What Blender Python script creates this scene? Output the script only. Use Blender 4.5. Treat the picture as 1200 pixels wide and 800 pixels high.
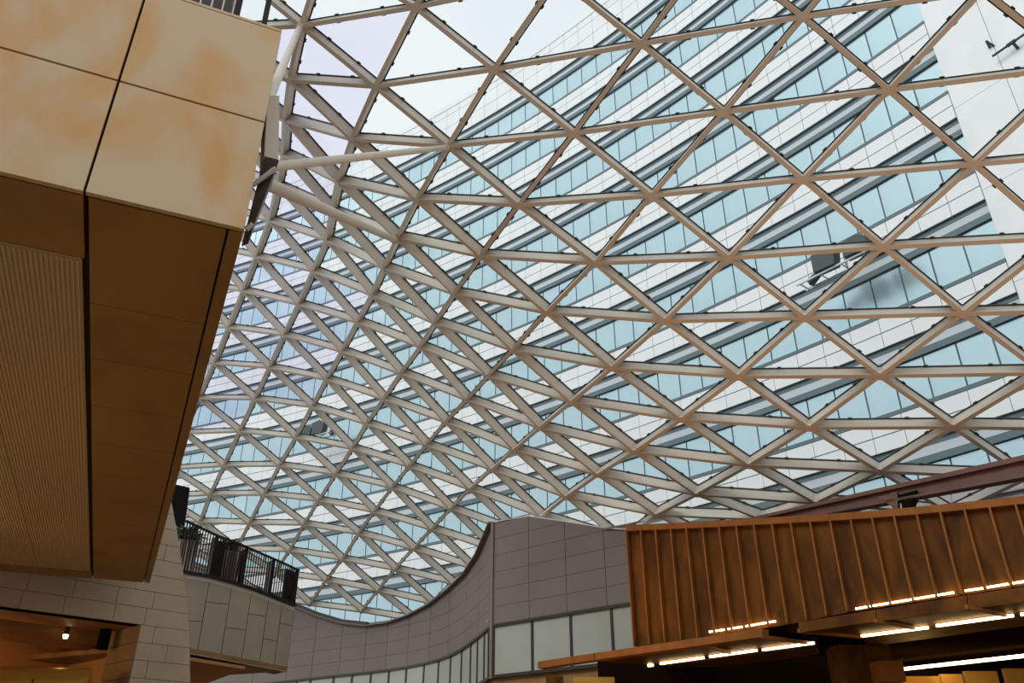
import bpy, math, random
from mathutils import Vector as V
random.seed(7)
for o in list(bpy.data.objects): bpy.data.objects.remove(o)
SC = bpy.context.scene
COL = SC.collection

# ------------------------------------------------------------------ camera
FPX = 960.0; PITCH = math.radians(28.35); EYE = V((0, 0, 1.6))
cd = bpy.data.cameras.new('camera'); cam = bpy.data.objects.new('camera', cd); COL.objects.link(cam)
cd.sensor_width = 36.0; cd.sensor_fit = 'HORIZONTAL'; cd.lens = 36.0 * FPX / 1200.0
cd.clip_start = 0.1; cd.clip_end = 600
cam.location = EYE; cam.rotation_euler = (math.pi / 2 + PITCH, 0, 0)
SC.camera = cam

# ------------------------------------------------------------------ world, sun, exposure
SC.view_settings.view_transform = 'Standard'; SC.view_settings.look = 'None'
SC.view_settings.exposure = 0.0; SC.view_settings.gamma = 1.0
SC.view_settings.use_curve_mapping = False
W = bpy.data.worlds.new('sky'); SC.world = W; W.use_nodes = True
nt = W.node_tree; nt.nodes.clear()
wo = nt.nodes.new('ShaderNodeOutputWorld'); bg = nt.nodes.new('ShaderNodeBackground')
tc = nt.nodes.new('ShaderNodeTexCoord'); nz = nt.nodes.new('ShaderNodeTexNoise'); rp = nt.nodes.new('ShaderNodeValToRGB')
nz.inputs['Scale'].default_value = 2.2; nz.inputs['Detail'].default_value = 5
rp.color_ramp.elements[0].position = 0.35; rp.color_ramp.elements[0].color = (0.80, 0.87, 0.96, 1)
rp.color_ramp.elements[1].position = 0.62; rp.color_ramp.elements[1].color = (0.97, 0.98, 1.0, 1)
nt.links.new(tc.outputs['Generated'], nz.inputs['Vector']); nt.links.new(nz.outputs['Fac'], rp.inputs['Fac'])
nt.links.new(rp.outputs['Color'], bg.inputs['Color']); nt.links.new(bg.outputs[0], wo.inputs[0])
bg.inputs['Strength'].default_value = 0.97
sd = bpy.data.lights.new('hazy_sun', 'SUN'); sun = bpy.data.objects.new('hazy_sun', sd); COL.objects.link(sun)
sd.energy = 1.25; sd.angle = math.radians(25); sd.color = (1.0, 0.96, 0.9)
sun.rotation_euler = V((0.60, 0.50, -0.62)).to_track_quat('-Z', 'Y').to_euler()

def lamp(name, loc, power, color=(1.0, 0.43, 0.10), size=0.35):
    d = bpy.data.lights.new(name, 'POINT'); o = bpy.data.objects.new(name, d); COL.objects.link(o)
    d.energy = power; d.color = color; d.shadow_soft_size = size; o.location = loc
    return o
# unseen warm lamps, added below the roof to brown the beam undersides
for p in [(5.0, 4.0, 2.6), (8.5, 7.0, 2.6), (6.0, -3.0, 2.8), (3.5, 10.0, 2.6), (1.0, 15.0, 2.4)]:
    d = bpy.data.lights.new('fill_uplight', 'SPOT'); o = bpy.data.objects.new('fill_uplight', d); COL.objects.link(o)
    d.energy = 205; d.color = (1.0, 0.45, 0.11); d.spot_size = math.radians(150); d.spot_blend = 0.7; d.shadow_soft_size = 1.0
    o.location = p; o.rotation_euler = (math.pi, 0, 0)      # added fill, aimed up at the roof steel
for p in [(-5.5, 9.5, 2.4), (-8.0, 14.5, 2.6)]:
    lamp('passage_lamp', p, 14)

# ------------------------------------------------------------------ helpers
F = V((0, math.cos(PITCH), math.sin(PITCH))); U = V((0, -math.sin(PITCH), math.cos(PITCH))); R = V((1, 0, 0))
def ray(u, v): return F + R * ((u - 600) / FPX) + U * ((400 - v) / FPX)
def at(u, v, y=None, z=None, d=None):
    r = ray(u, v)
    if d is None: d = y / r.y if y is not None else (z - EYE.z) / r.z
    return EYE + r * d
def proj(p):
    q = p - EYE; d = q.dot(F)
    if d < 0.05: return None
    return 600 + FPX * q.dot(R) / d, 400 - FPX * q.dot(U) / d, d

class MB:
    def __init__(s): s.v = []; s.f = []; s.m = []
    def add(s, vs, fs, mi=0):
        o = len(s.v); s.v += [V(x) for x in vs]
        for f in fs: s.f.append([i + o for i in f]); s.m.append(mi)
        return s
    def hexa(s, c, mi=0):          # c: 4 bottom (ccw) + 4 top
        return s.add(c, [(3, 2, 1, 0), (4, 5, 6, 7), (0, 1, 5, 4), (1, 2, 6, 5), (2, 3, 7, 6), (3, 0, 4, 7)], mi)
    def prism(s, poly, off, mi=0):
        n = len(poly); poly = [V(p) for p in poly]; off = V(off)
        return s.add(poly + [p + off for p in poly], [tuple(range(n - 1, -1, -1)), tuple(range(n, 2 * n))] +
                     [(i, (i + 1) % n, (i + 1) % n + n, i + n) for i in range(n)], mi)
    def box(s, lo, hi, mi=0):
        (a, b, c), (d, e, f) = lo, hi
        return s.hexa([(a, b, c), (d, b, c), (d, e, c), (a, e, c), (a, b, f), (d, b, f), (d, e, f), (a, e, f)], mi)
    def bar(s, p, q, w, h, up=(0, 0, 1), lo=0.0, mi=0):   # bar with its lower face at lo along up
        p = V(p); q = V(q); t = (q - p).normalized(); up = V(up); up = (up - t * up.dot(t)).normalized(); sd = t.cross(up) * (w / 2)
        a = up * lo; b = up * (lo + h)
        return s.hexa([p - sd + a, q - sd + a, q + sd + a, p + sd + a, p - sd + b, q - sd + b, q + sd + b, p + sd + b], mi)
    def tube(s, p, q, r, r2=None, n=10, mi=0):
        p = V(p); q = V(q); r2 = r if r2 is None else r2; t = (q - p).normalized()
        a = t.orthogonal().normalized(); b = t.cross(a)
        ring = lambda c, rr: [c + (a * math.cos(2 * math.pi * i / n) + b * math.sin(2 * math.pi * i / n)) * rr for i in range(n)]
        return s.add(ring(p, r) + ring(q, r2), [tuple(range(n - 1, -1, -1)), tuple(range(n, 2 * n))] +
                     [(i, (i + 1) % n, (i + 1) % n + n, i + n) for i in range(n)], mi)
    def mesh(s, name, mats, origin=(0, 0, 0)):
        o = V(origin); me = bpy.data.meshes.new(name)
        me.from_pydata([tuple(x - o) for x in s.v], [], s.f)
        for m in (mats if isinstance(mats, (list, tuple)) else [mats]): me.materials.append(m)
        for p, i in zip(me.polygons, s.m): p.material_index = i
        me.update(); return me

def wloc(o):
    p = V(o.location)
    return p + wloc(o.parent) if o.parent else p
def tag(o, label=None, cat=None, group=None, kind=None):
    for k, x in (('label', label), ('category', cat), ('group', group), ('kind', kind)):
        if x: o[k] = x
    return o
def empty(name, loc, label=None, cat=None, group=None, kind=None):
    o = bpy.data.objects.new(name, None); COL.objects.link(o); o.location = loc; o.empty_display_size = 0.2
    return tag(o, label, cat, group, kind)
def obj(name, mb, mats, parent=None, label=None, cat=None, group=None, kind=None, origin=None, smooth=False):
    base = wloc(parent) if parent else V((0, 0, 0))
    if origin is None: origin = base if parent else (sum(mb.v, V((0, 0, 0))) / len(mb.v) if mb.v else V((0, 0, 0)))
    me = mb.mesh(name, mats, origin)
    if smooth:
        for p in me.polygons: p.use_smooth = True
    o = bpy.data.objects.new(name, me); COL.objects.link(o)
    o.parent = parent; o.location = V(origin) - base
    return tag(o, label, cat, group, kind)
def inst(name, me, loc, rotz, parent):
    o = bpy.data.objects.new(name, me); COL.objects.link(o); o.parent = parent
    o.location = V(loc) - wloc(parent); o.rotation_euler = (0, 0, rotz); return o

# ------------------------------------------------------------------ materials
def mat(name, col, rough=0.6, metal=0.0, noise=None, emit=None, spec=0.5, bump=None):
    """noise = (scale, second colour, stretch xyz, lo, hi); bump = (scale, strength)"""
    m = bpy.data.materials.new(name); m.use_nodes = True; n = m.node_tree; p = n.nodes['Principled BSDF']
    p.inputs['Base Color'].default_value = (*col, 1); p.inputs['Roughness'].default_value = rough
    p.inputs['Metallic'].default_value = metal; p.inputs['Specular IOR Level'].default_value = spec
    if noise or bump:
        t = n.nodes.new('ShaderNodeTexCoord'); mp = n.nodes.new('ShaderNodeMapping'); n.links.new(t.outputs['Object'], mp.inputs[0])
    if noise:
        sc, c2, st, lo, hi = noise
        mp.inputs['Scale'].default_value = st
        z = n.nodes.new('ShaderNodeTexNoise'); z.inputs['Scale'].default_value = sc; z.inputs['Detail'].default_value = 6
        z.inputs['Distortion'].default_value = 0.6
        r = n.nodes.new('ShaderNodeValToRGB'); r.color_ramp.elements[0].position = lo; r.color_ramp.elements[1].position = hi
        r.color_ramp.elements[0].color = (*col, 1); r.color_ramp.elements[1].color = (*c2, 1)
        n.links.new(mp.outputs[0], z.inputs['Vector']); n.links.new(z.outputs['Fac'], r.inputs['Fac']); n.links.new(r.outputs[0], p.inputs['Base Color'])
    if bump:
        z2 = n.nodes.new('ShaderNodeTexNoise'); z2.inputs['Scale'].default_value = bump[0]; z2.inputs['Detail'].default_value = 5
        b = n.nodes.new('ShaderNodeBump'); b.inputs['Strength'].default_value = bump[1]; b.inputs['Distance'].default_value = 0.02
        n.links.new(mp.outputs[0], z2.inputs['Vector']); n.links.new(z2.outputs['Fac'], b.inputs['Height']); n.links.new(b.outputs[0], p.inputs['Normal'])
    if emit:
        p.inputs['Emission Color'].default_value = (*emit[0], 1); p.inputs['Emission Strength'].default_value = emit[1]
    return m
def glass(name, tint, gloss=0.6, rough=0.02):
    m = bpy.data.materials.new(name); m.use_nodes = True; n = m.node_tree; n.nodes.clear()
    o = n.nodes.new('ShaderNodeOutputMaterial'); mx = n.nodes.new('ShaderNodeMixShader'); tr = n.nodes.new('ShaderNodeBsdfTransparent')
    gl = n.nodes.new('ShaderNodeBsdfGlossy'); fr = n.nodes.new('ShaderNodeFresnel'); mu = n.nodes.new('ShaderNodeMath')
    tr.inputs[0].default_value = (*tint, 1); gl.inputs['Roughness'].default_value = rough; gl.inputs[0].default_value = (1, 1, 1, 1)
    fr.inputs[0].default_value = 1.45; mu.operation = 'MULTIPLY'; mu.inputs[1].default_value = gloss
    n.links.new(fr.outputs[0], mu.inputs[0]); n.links.new(mu.outputs[0], mx.inputs[0])
    n.links.new(tr.outputs[0], mx.inputs[1]); n.links.new(gl.outputs[0], mx.inputs[2]); n.links.new(mx.outputs[0], o.inputs[0])
    return m
M = dict(
    paint=mat('beam_paint', (0.60, 0.55, 0.47), 0.45, noise=(1.5, (0.55, 0.50, 0.42), (1, 1, 1), .4, .7)),
    gasket=mat('black_gasket', (0.02, 0.022, 0.024), 0.5),
    clear=glass('clear_glass', (0.955, 0.985, 0.98), 0.03),
    lav=glass('lavender_glass', (0.91, 0.92, 0.97), 0.03),
    tglass=mat('tower_glass', (0.43, 0.57, 0.63), 0.25, 0.75, noise=(0.25, (0.56, 0.70, 0.74), (1, 1, 1), .35, .7)),
    twhite=mat('tower_white', (0.80, 0.80, 0.80), 0.5, noise=(0.6, (0.74, 0.745, 0.75), (1, 1, 1), .4, .7)),
    tdark=mat('tower_dark', (0.10, 0.145, 0.16), 0.4),
    tgrey=mat('tower_grey', (0.52, 0.56, 0.59), 0.5),
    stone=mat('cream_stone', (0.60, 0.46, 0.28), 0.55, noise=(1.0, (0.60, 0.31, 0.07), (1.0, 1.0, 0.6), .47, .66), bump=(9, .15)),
    shaded_stone=mat('shaded_cream_stone', (0.34, 0.19, 0.045), 0.5, noise=(1.2, (0.24, 0.12, 0.025), (1, .6, 1), .5, .75)),  # same cream stone; shade and warm bounce put into its colour
    grille=mat('perforated_metal', (0.60, 0.46, 0.26), 0.5),
    black=mat('black_metal', (0.008, 0.007, 0.007), 0.8, spec=0.04),
    seam=mat('dark_seam', (0.02, 0.014, 0.008), 0.8),
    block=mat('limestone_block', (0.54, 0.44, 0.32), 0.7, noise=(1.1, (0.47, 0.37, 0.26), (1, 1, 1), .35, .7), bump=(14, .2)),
    mortar=mat('mortar', (0.16, 0.13, 0.10), 0.9),
    fascia=mat('balcony_stone', (0.46, 0.38, 0.27), 0.65, noise=(0.8, (0.38, 0.33, 0.26), (1, 1, 1), .35, .7)),
    greyp=mat('grey_panel', (0.20, 0.172, 0.152), 0.5, spec=0.3, noise=(0.5, (0.175, 0.15, 0.135), (1, 1, 1), .4, .7)),
    pale=mat('pale_trim', (0.72, 0.70, 0.66), 0.5),
    frost=mat('frosted_glass', (0.36, 0.40, 0.35), 0.25, noise=(0.7, (0.42, 0.45, 0.40), (1, 1, 1), .35, .7)),
    frame=mat('dark_frame', (0.035, 0.028, 0.022), 0.4),
    rust=mat('rusted_sheet', (0.15, 0.056, 0.006), 0.6, 0.0, spec=0.12, noise=(2.6, (0.040, 0.015, 0.003), (1, 1, .35), .35, .72), bump=(12, .25)),
    rustlite=mat('rust_rail', (0.27, 0.10, 0.018), 0.6, 0.0, spec=0.2, noise=(3, (0.19, 0.07, 0.015), (1, 1, 1), .4, .7)),
    redsteel=mat('red_brown_steel', (0.16, 0.06, 0.035), 0.5, noise=(2, (0.08, 0.032, 0.02), (1, 1, 1), .4, .7)),
    led=mat('light_strip', (1, .8, .5), emit=((1.0, 0.70, 0.34), 9.0)),
    wood=mat('warm_board', (0.33, 0.17, 0.06), 0.6, noise=(2, (0.22, 0.10, 0.03), (1, .2, 1), .4, .7)),
    orange=mat('orange_plaster', (0.50, 0.24, 0.08), 0.7),
    gold=mat('gold_drum', (0.75, 0.42, 0.08), 0.35, 0.5),
    bluegrey=mat('blue_grey_panel', (0.16, 0.17, 0.19), 0.6),
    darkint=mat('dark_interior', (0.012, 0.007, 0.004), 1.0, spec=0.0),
    warmlit=mat('warmlit_limestone', (0.26, 0.15, 0.055), 0.6, noise=(1.1, (0.20, 0.11, 0.04), (1, 1, 1), .35, .7)),  # jamb limestone with the room's dim warm light put into its colour
    floor=mat('floor_stone', (0.20, 0.13, 0.07), 0.4, noise=(0.4, (0.17, 0.11, 0.06), (1, 1, 1), .4, .7)),
    hall=mat('hall_plaster', (0.34, 0.24, 0.15), 0.8, noise=(0.4, (0.30, 0.21, 0.13), (1, 1, 1), .4, .7)),
    leaf=mat('leaf', (0.035, 0.07, 0.02), 0.5, noise=(4, (0.06, 0.10, 0.03), (1, 1, 1), .4, .7)),
    pot=mat('ribbed_pot', (0.20, 0.15, 0.12), 0.6),
    rail=mat('dark_rail', (0.022, 0.014, 0.012), 0.5, spec=0.2),
    cradle=mat('cradle_dark', (0.045, 0.06, 0.065), 0.5),
    zinc=mat('zinc', (0.55, 0.57, 0.58), 0.4, 0.5),
    gutter=mat('gutter_panel', (0.40, 0.36, 0.38), 0.5),
)

# ================================================================== setting shell of the hall
fl = MB().box((-45, -16, -0.3), (45, 75, 0.0)); obj('floor', fl, M['floor'], kind='structure')
obj('wall_behind', MB().box((-16, -14.4, 0), (16, -14.0, 11)), M['hall'], kind='structure')
obj('wall_right', MB().box((15.6, -14, 0), (16.0, 13, 5.2)), M['hall'], kind='structure')

# ================================================================== tower outside (curved office block)
TC = V((-68.37, -32.89, 0)); TR = 105.0
def tplan(a, off=0.0, z=0.0):       # off > 0: towards the viewer (inside of the curve)
    return V((TC.x + (TR - off) * math.cos(a), TC.y + (TR - off) * math.sin(a), z))
lo, hi = 0.3, 1.0                    # right end of the curve: x / y = 0.7235
for _ in range(60):
    mid = (lo + hi) / 2; p = tplan(mid)
    if p.x / p.y > 0.7235: lo = mid
    else: hi = mid
TA = lo; MOD = 1.35 / TR; NM = 62; PER = 4.32; Z0 = tplan(TA).y * 0.9546 + EYE.z; ROOF = 50.0 + EYE.z
tower = empty('office_tower', tplan(TA, 0, 0), 'curved white office tower with blue ribbon windows beyond the glass roof', 'building')
NF0, NF1 = -6, 5
def arc_strip(mb, z0, z1, o0, o1, a0=TA, n=NM, mi=0):
    for k in range(0, n, 2):
        a = a0 + k * MOD; b = a0 + (k + 2) * MOD
        mb.hexa([tplan(a, o1, z0), tplan(a, o0, z0), tplan(b, o0, z0), tplan(b, o1, z0),
                 tplan(a, o1, z1), tplan(a, o0, z1), tplan(b, o0, z1), tplan(b, o1, z1)], mi)
core = MB(); arc_strip(core, 0, ROOF - 0.4, -14.0, -0.22)
obj('core_wall', core, M['tdark'], tower)
def plate(w, h, t):                   # a panel standing in the local xz plane, its front towards -y
    return MB().box((-w / 2, -t, 0), (w / 2, 0, h))
WM = 2 * (TR) * math.sin(MOD / 2)
def chord(k):
    a = TA + (k + 0.5) * MOD
    return a, a - math.pi / 2            # centre angle; rotation so that local -y looks at the centre
def facade(name, z, h, off, t, ks, mt, w, cand):
    for k in ks: cand.append((k, z, h, off, t, w))
panes, spans = [], []
for n in range(NF0, NF1 + 1):
    zt = Z0 + n * PER                    # lower edge of the white spandrel of this storey
    for nm, za, zb, o0, o1, mt in (('spandrel_backing', zt, zt + 1.50, -0.22, -0.045, 'tdark'), ('shadow_gap', zt - 0.20, zt, -0.22, -0.14, 'tdark'), ('louvre_strip', zt - 0.60, zt - 0.20, -0.22, -0.16, 'tgrey'),
                                   ('head_band', zt - 0.88, zt - 0.60, -0.22, -0.06, 'tdark'), ('sill_band', zt + 1.36, zt + 1.53, -0.10, 0.0, 'tdark')):
        if nm == 'sill_band' and n == NF1: continue
        if nm == 'spandrel_backing' and n == NF1: zb = ROOF - .4
        s = MB(); arc_strip(s, za, zb, o0, o1); obj(nm, s, M[mt], tower)
    for k in range(NM):
        panes.append((zt - 2.79, 1.91, -0.20, k))
        if n < NF1:
            spans.append((zt + 0.01, 0.66, -0.042, k)); spans.append((zt + 0.69, 0.66, -0.042, k))
for k in range(NM):
    for j in range(3): spans.append((Z0 + NF1 * PER + 0.01 + j * 1.33, 1.31, -0.042, k))
def spread(name, items, mt, gap, thick):
    sc = []
    for z, h, off, k in items:
        a, _ = chord(k); q = proj(tplan(a, off, z + h / 2)); 
        vis = q and -40 < q[0] < 1240 and -40 < q[1] < 760
        sc.append(((-1e3 if vis else 0) + (q[2] if q else 999), z, h, off, k))
    sc.sort(); cache = {}; rest = MB()
    for i, (_, z, h, off, k) in enumerate(sc):
        a, rz = chord(k)
        if i < 300:
            if h not in cache: cache[h] = plate(WM - gap, h - gap, thick).mesh(name, mt)
            inst(name, cache[h], tplan(a, off - thick * 0 - 0.0, z + gap / 2), rz, tower)
        else:
            e = V((math.cos(rz), math.sin(rz), 0)) * ((WM - gap) / 2); c = tplan(a, off, z + gap / 2); nn = V((math.sin(rz), -math.cos(rz), 0)) * thick
            hh = V((0, 0, h - gap)); rest.hexa([c - e + nn, c + e + nn, c + e, c - e, c - e + nn + hh, c + e + nn + hh, c + e + hh, c - e + hh])
    obj(name + 's_beyond', rest, mt, tower, kind='stuff')
spread('window_pane', panes, M['tglass'], 0.07, 0.03)
spread('spandrel_panel', spans, M['twhite'], 0.025, 0.04)
# blank end wall of the tower, running on along the tangent
ea = tplan(TA); tg = V((math.sin(TA), -math.cos(TA), 0)); en = V((-math.cos(TA), -math.sin(TA), 0))
rzE = math.atan2(tg.y, tg.x)
obj('end_core', MB().prism([ea - en * 0.05, ea - en * 0.05 + tg * 13, ea - en * 12 + tg * 13, ea - en * 12], (0, 0, ROOF - 0.3)), M['tgrey'], tower)
pm = plate(2.16, 4.30, 0.05).mesh('end_panel', M['twhite'])
for i in range(6):
    for n in range(-6, 7):
        zz = Z0 + n * PER + 0.4
        if zz + 4.3 > ROOF: continue
        c = ea + en * 0.0 + tg * (2.18 * i + 1.12); inst('end_panel', pm, (c.x, c.y, zz), rzE, tower)
cop = MB(); arc_strip(cop, ROOF - 0.4, ROOF, -14.0, 0.04); obj('coping', cop, M['twhite'], tower)

def tower_point(u, v, off):            # where the sight line meets the facade, off metres in front of it
    r = ray(u, v); d = 5.0
    for _ in range(4000):
        p = EYE + r * d
        if (p - V((TC.x, TC.y, p.z))).length > TR - off: return p
        d += 0.02
def cradle(u, v, off, label, flip=1, spread=1.0):
    c = tower_point(u, v, off); a = math.atan2(c.y - TC.y, c.x - TC.x)
    t = V((math.sin(a), -math.cos(a), 0)); n = V((-math.cos(a), -math.sin(a), 0)); z = V((0, 0, 1))
    root = empty('cleaning_cradle', c, label, 'cradle', 'window cleaning cradles on the tower')
    w = 1.7 * spread
    obj('rail', MB().bar(c - t * w, c + t * w, 0.07, 0.07).bar(c - t * w + n * .7, c + t * w + n * .7, 0.07, 0.07), M['zinc'], root)
    m = MB()
    for s in (-.9, -.3, .3, .9): m.bar(c + t * s * w, c + t * s * w + n * .7, 0.05, 0.05)
    obj('cross_bar', m, M['zinc'], root)
    for s, hh in ((-.12, 1.0), (0.75, 0.85)):
        b = c + t * s * flip * w + n * .35
        poly = [b - t * .5 + z * .15, b + t * .5 + z * .10, b + t * .62 + z * (hh * .8), b + t * .2 + z * (hh + .1), b - t * .5 + z * hh]
        obj('machine_box', MB().prism(poly, n * .5), M['cradle'], root)
    b = c - t * .75 * flip * w + n * .3
    obj('winch', MB().tube(b + z * .1, b + z * .35 + t * .5, .22, .16, 10).bar(b, b + t * .6 + z * .5, .08, .08), M['cradle'], root)
    obj('mast', MB().bar(c + t * .3 * flip * w + n * .3, c + t * .3 * flip * w + n * .3 + z * .9, .09, .09, up=(1, 0, 0)), M['zinc'], root)
cradle(984, 322, 1.2, 'dark cleaning cradle hanging before the tower windows near its blank end wall')
cradle(378, 514, 1.2, 'dark cleaning cradle low on the far part of the tower', -1, 0.8)
# bracket rig on the blank end wall
def wall_pt(u, v, off=0.3):            # point on the end wall plane
    r = ray(u, v); q = ea + en * (0.05 + off); d = (q - EYE).dot(en) / r.dot(en); return EYE + r * d
b0 = wall_pt(1163, 66); rig = empty('wall_bracket', b0, 'thin dark rail on struts fixed to the blank white tower wall', 'bracket')
obj('rail', MB().tube(b0, wall_pt(1215, 30), .05), M['cradle'], rig)
obj('strut', MB().tube(wall_pt(1187, 50), wall_pt(1193, 57, .0), .06).tube(wall_pt(1180, 54), wall_pt(1190, 47), .08), M['cradle'], rig)
obj('hook', MB().tube(wall_pt(1155, 48), wall_pt(1165, 54, .0), .05).tube(wall_pt(1156, 48), wall_pt(1160, 56, 0), .05), M['cradle'], rig)
NODES = {
 1: (0, [(352,31,14.56), (338,95,15.37), (332,142,16.90), (330,182,18.77), (323,219,20.67), (314,259,22.38), (298,301,23.86), (283,341,25.25), (266,384,26.47), (249,426,27.60), (231,467,28.56), (213,508,29.48), (198,550,30.33)]),
 2: (0, [(486,9,14.14), (439,102,14.91), (411,164,15.86), (394,214,17.32), (387,249,19.09), (381,282,20.79), (365,318,22.30), (348,357,23.78), (331,393,25.12), (314,431,26.38), (297,468,27.52), (279,506,28.59), (261,546,29.54), (245,580,30.49), (233,612,31.52)]),
 3: (0, [(653,-26,13.36), (578,82,14.32), (524,172,15.18), (487,235,16.19), (464,280,17.73), (448,315,19.33), (434,346,20.85), (417,378,22.33), (399,412,23.78), (381,445,25.13), (364,477,26.39), (345,513,27.55), (326,546,28.64), (308,580,29.66), (291,614,30.65), (275,645,31.63)]),
 4: (0, [(836,-61,12.76), (751,52,13.68), (672,157,14.57), (607,241,15.41), (562,301,16.64), (531,345,18.07), (508,379,19.50), (491,407,20.93), (468,438,22.39), (448,468,23.82), (428,497,25.13), (411,526,26.40), (392,556,27.59), (372,587,28.70), (355,615,29.81), (338,646,30.82), (321,672,31.84)]),
 5: (1, [(941,20,12.86), (848,132,13.79), (763,230,14.63), (697,309,15.62), (640,367,16.90), (600,411,18.23), (571,441,19.58), (546,469,21.01), (521,495,22.46), (498,522,23.81), (478,547,25.13), (458,572,26.40), (437,600,27.63), (419,626,28.81), (400,656,29.89), (381,681,30.94), (362,709,31.94)]),
 6: (1, [(1152,-11,11.91), (1042,106,12.91), (941,211,13.87), (854,303,14.72), (779,377,15.68), (717,432,16.89), (669,472,18.20), (632,502,19.55), (602,528,21.01), (576,551,22.44), (550,574,23.79), (527,597,25.10), (505,621,26.39), (484,644,27.69), (462,668,28.87), (442,693,29.99), (423,717,31.07)]),
 7: (3, [(1142,193,12.87), (1035,290,13.89), (943,373,14.85), (865,442,15.79), (798,492,16.91), (743,530,18.17), (700,557,19.54), (663,583,20.98), (634,606,22.44)]),
 8: (5, [(1129,368,13.85), (1031,441,14.91), (948,502,15.99), (877,546,17.04), (816,580,18.26), (769,604,19.61)]),
 9: (6, [(1223,438,13.85), (1117,501,15.03), (1031,553,16.00), (956,590,17.09), (893,609,18.40)]),
}
# ================================================================== the glass roof: a triangulated steel shell
# each node: pixel it is seen at and its distance along the view axis, from bars of about 1.8 m (two families) and 2.4 m (the third)
P = {}
for b, (r0, l) in NODES.items():
    for i, (u, v, d) in enumerate(l): P[(b, r0 + i)] = at(u, v, d=d)
DIRS = [(0, 1), (1, 0), (1, 1)]
def grow(keys_ok):
    new = {}
    for k in list(P):
        for d in DIRS:
            for s in (1, -1):
                q = (k[0] + s * d[0], k[1] + s * d[1])
                if q in P or not keys_ok(q): continue
                m = (k[0] - s * d[0], k[1] - s * d[1])
                if m in P: new.setdefault(q, []).append(P[k] * 2 - P[m])
    for q, l in new.items(): P[q] = sum(l, V((0, 0, 0))) / len(l)
grow(lambda q: not (4 < q[0] < 7 and q[1] > 17) and q[1] < 18)
grow(lambda q: q[1] < 10 and q[0] - q[1] * 1.0 > 0 or q[0] > 7 and q[1] < 10)
NB = [(1, 0), (1, 1), (0, 1), (-1, 0), (-1, -1), (0, -1)]
NRM = {}
for k, p in P.items():
    s = V((0, 0, 0))
    for i in range(6):
        a = (k[0] + NB[i][0], k[1] + NB[i][1]); b = (k[0] + NB[(i + 1) % 6][0], k[1] + NB[(i + 1) % 6][1])
        if a in P and b in P:
            n = (P[a] - p).cross(P[b] - p).normalized(); s += n if n.z > 0 else -n
    NRM[k] = s.normalized() if s.length > 0 else V((0.1, 0, 1)).normalized()
roof = empty('ceiling', P[(5, 9)], 'curved glass roof of pale steel triangles over the hall', kind='structure')
DEP = 0.215; WID = 0.076
def seen(ps):
    qs = [proj(p) for p in ps]; qs = [q for q in qs if q]
    if not qs: return 0
    c = (sum(q[0] for q in qs) / len(qs), sum(q[1] for q in qs) / len(qs))
    e = max(max(q[0] for q in qs) - min(q[0] for q in qs), max(q[1] for q in qs) - min(q[1] for q in qs))
    return e * (1.0 if -60 < c[0] < 1260 and -60 < c[1] < 740 and not (c[0] < 200) else 0.01)
edges = []; tris = []
for k in P:
    for d in DIRS:
        q = (k[0] + d[0], k[1] + d[1])
        if q in P: edges.append((k, q))
    for a, b in (((1, 0), (1, 1)), ((1, 1), (0, 1))):
        x = (k[0] + a[0], k[1] + a[1]); y = (k[0] + b[0], k[1] + b[1])
        if x in P and y in P: tris.append((k, x, y))
edges.sort(key=lambda e: -seen([P[e[0]], P[e[1]]])); tris.sort(key=lambda t: -seen([P[i] for i in t]))
rest = MB(); gk = MB(); clip = MB()
for i, (a, b) in enumerate(edges):
    t = (P[b] - P[a]).normalized(); up = (NRM[a] + NRM[b]).normalized()
    p = P[a] + t * 0.055; q = P[b] - t * 0.055
    m = MB() if i < 300 else rest
    m.bar(p, q, WID, DEP, up)
    if i < 300: obj('beam', m, M['paint'], roof)
    gk.bar(P[a], P[b], 0.118, 0.024, up, lo=DEP + 0.001)
    up2 = (up - t * up.dot(t)).normalized(); sd = t.cross(up2)
    for fr in (0.3, 0.7):
        for s in (-1, 1):
            c = P[a].lerp(P[b], fr) + up2 * (DEP - 0.004) + sd * (s * 0.062)
            clip.bar(c - t * 0.035, c + t * 0.035, 0.035, 0.03, up2)
if rest.f: obj('beams_beyond', rest, M['paint'], roof, kind='stuff')
obj('glazing_gasket', gk, M['gasket'], roof, kind='stuff')
obj('glazing_clip', clip, M['gasket'], roof, kind='stuff')
for k, p in P.items():
    n = NRM[k]
    obj('node', MB().tube(p - n * 0.008, p + n * 0.05, 0.088, 0.088, 6).tube(p + n * 0.05, p + n * DEP, 0.07, 0.07, 6), M['paint'], roof)
prest = {}
for i, t in enumerate(tris):
    c = (P[t[0]] + P[t[1]] + P[t[2]]) / 3; n = (P[t[1]] - P[t[0]]).cross(P[t[2]] - P[t[0]]).normalized(); n = n if n.z > 0 else -n
    vs = []
    for k in t:
        w = P[k] + NRM[k] * (DEP + 0.004); d = c + NRM[k] * DEP - w; vs.append(w + d * (0.12 / d.length))
    b = min(k[0] for k in t); r = min(k[1] for k in t)
    lav = (b <= 1 and 0 <= r < 13) or (b == 2 and 6 <= r < 10)
    key = 'lav' if lav and r < 11 else 'clear'
    if i < 300: obj('glass_pane', MB().prism(vs, n * 0.02), M[key], roof)
    else: prest.setdefault(key, MB()).prism(vs, n * 0.02)
for key, m in prest.items(): obj('glass_panes_beyond', m, M[key], roof, kind='stuff')

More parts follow.
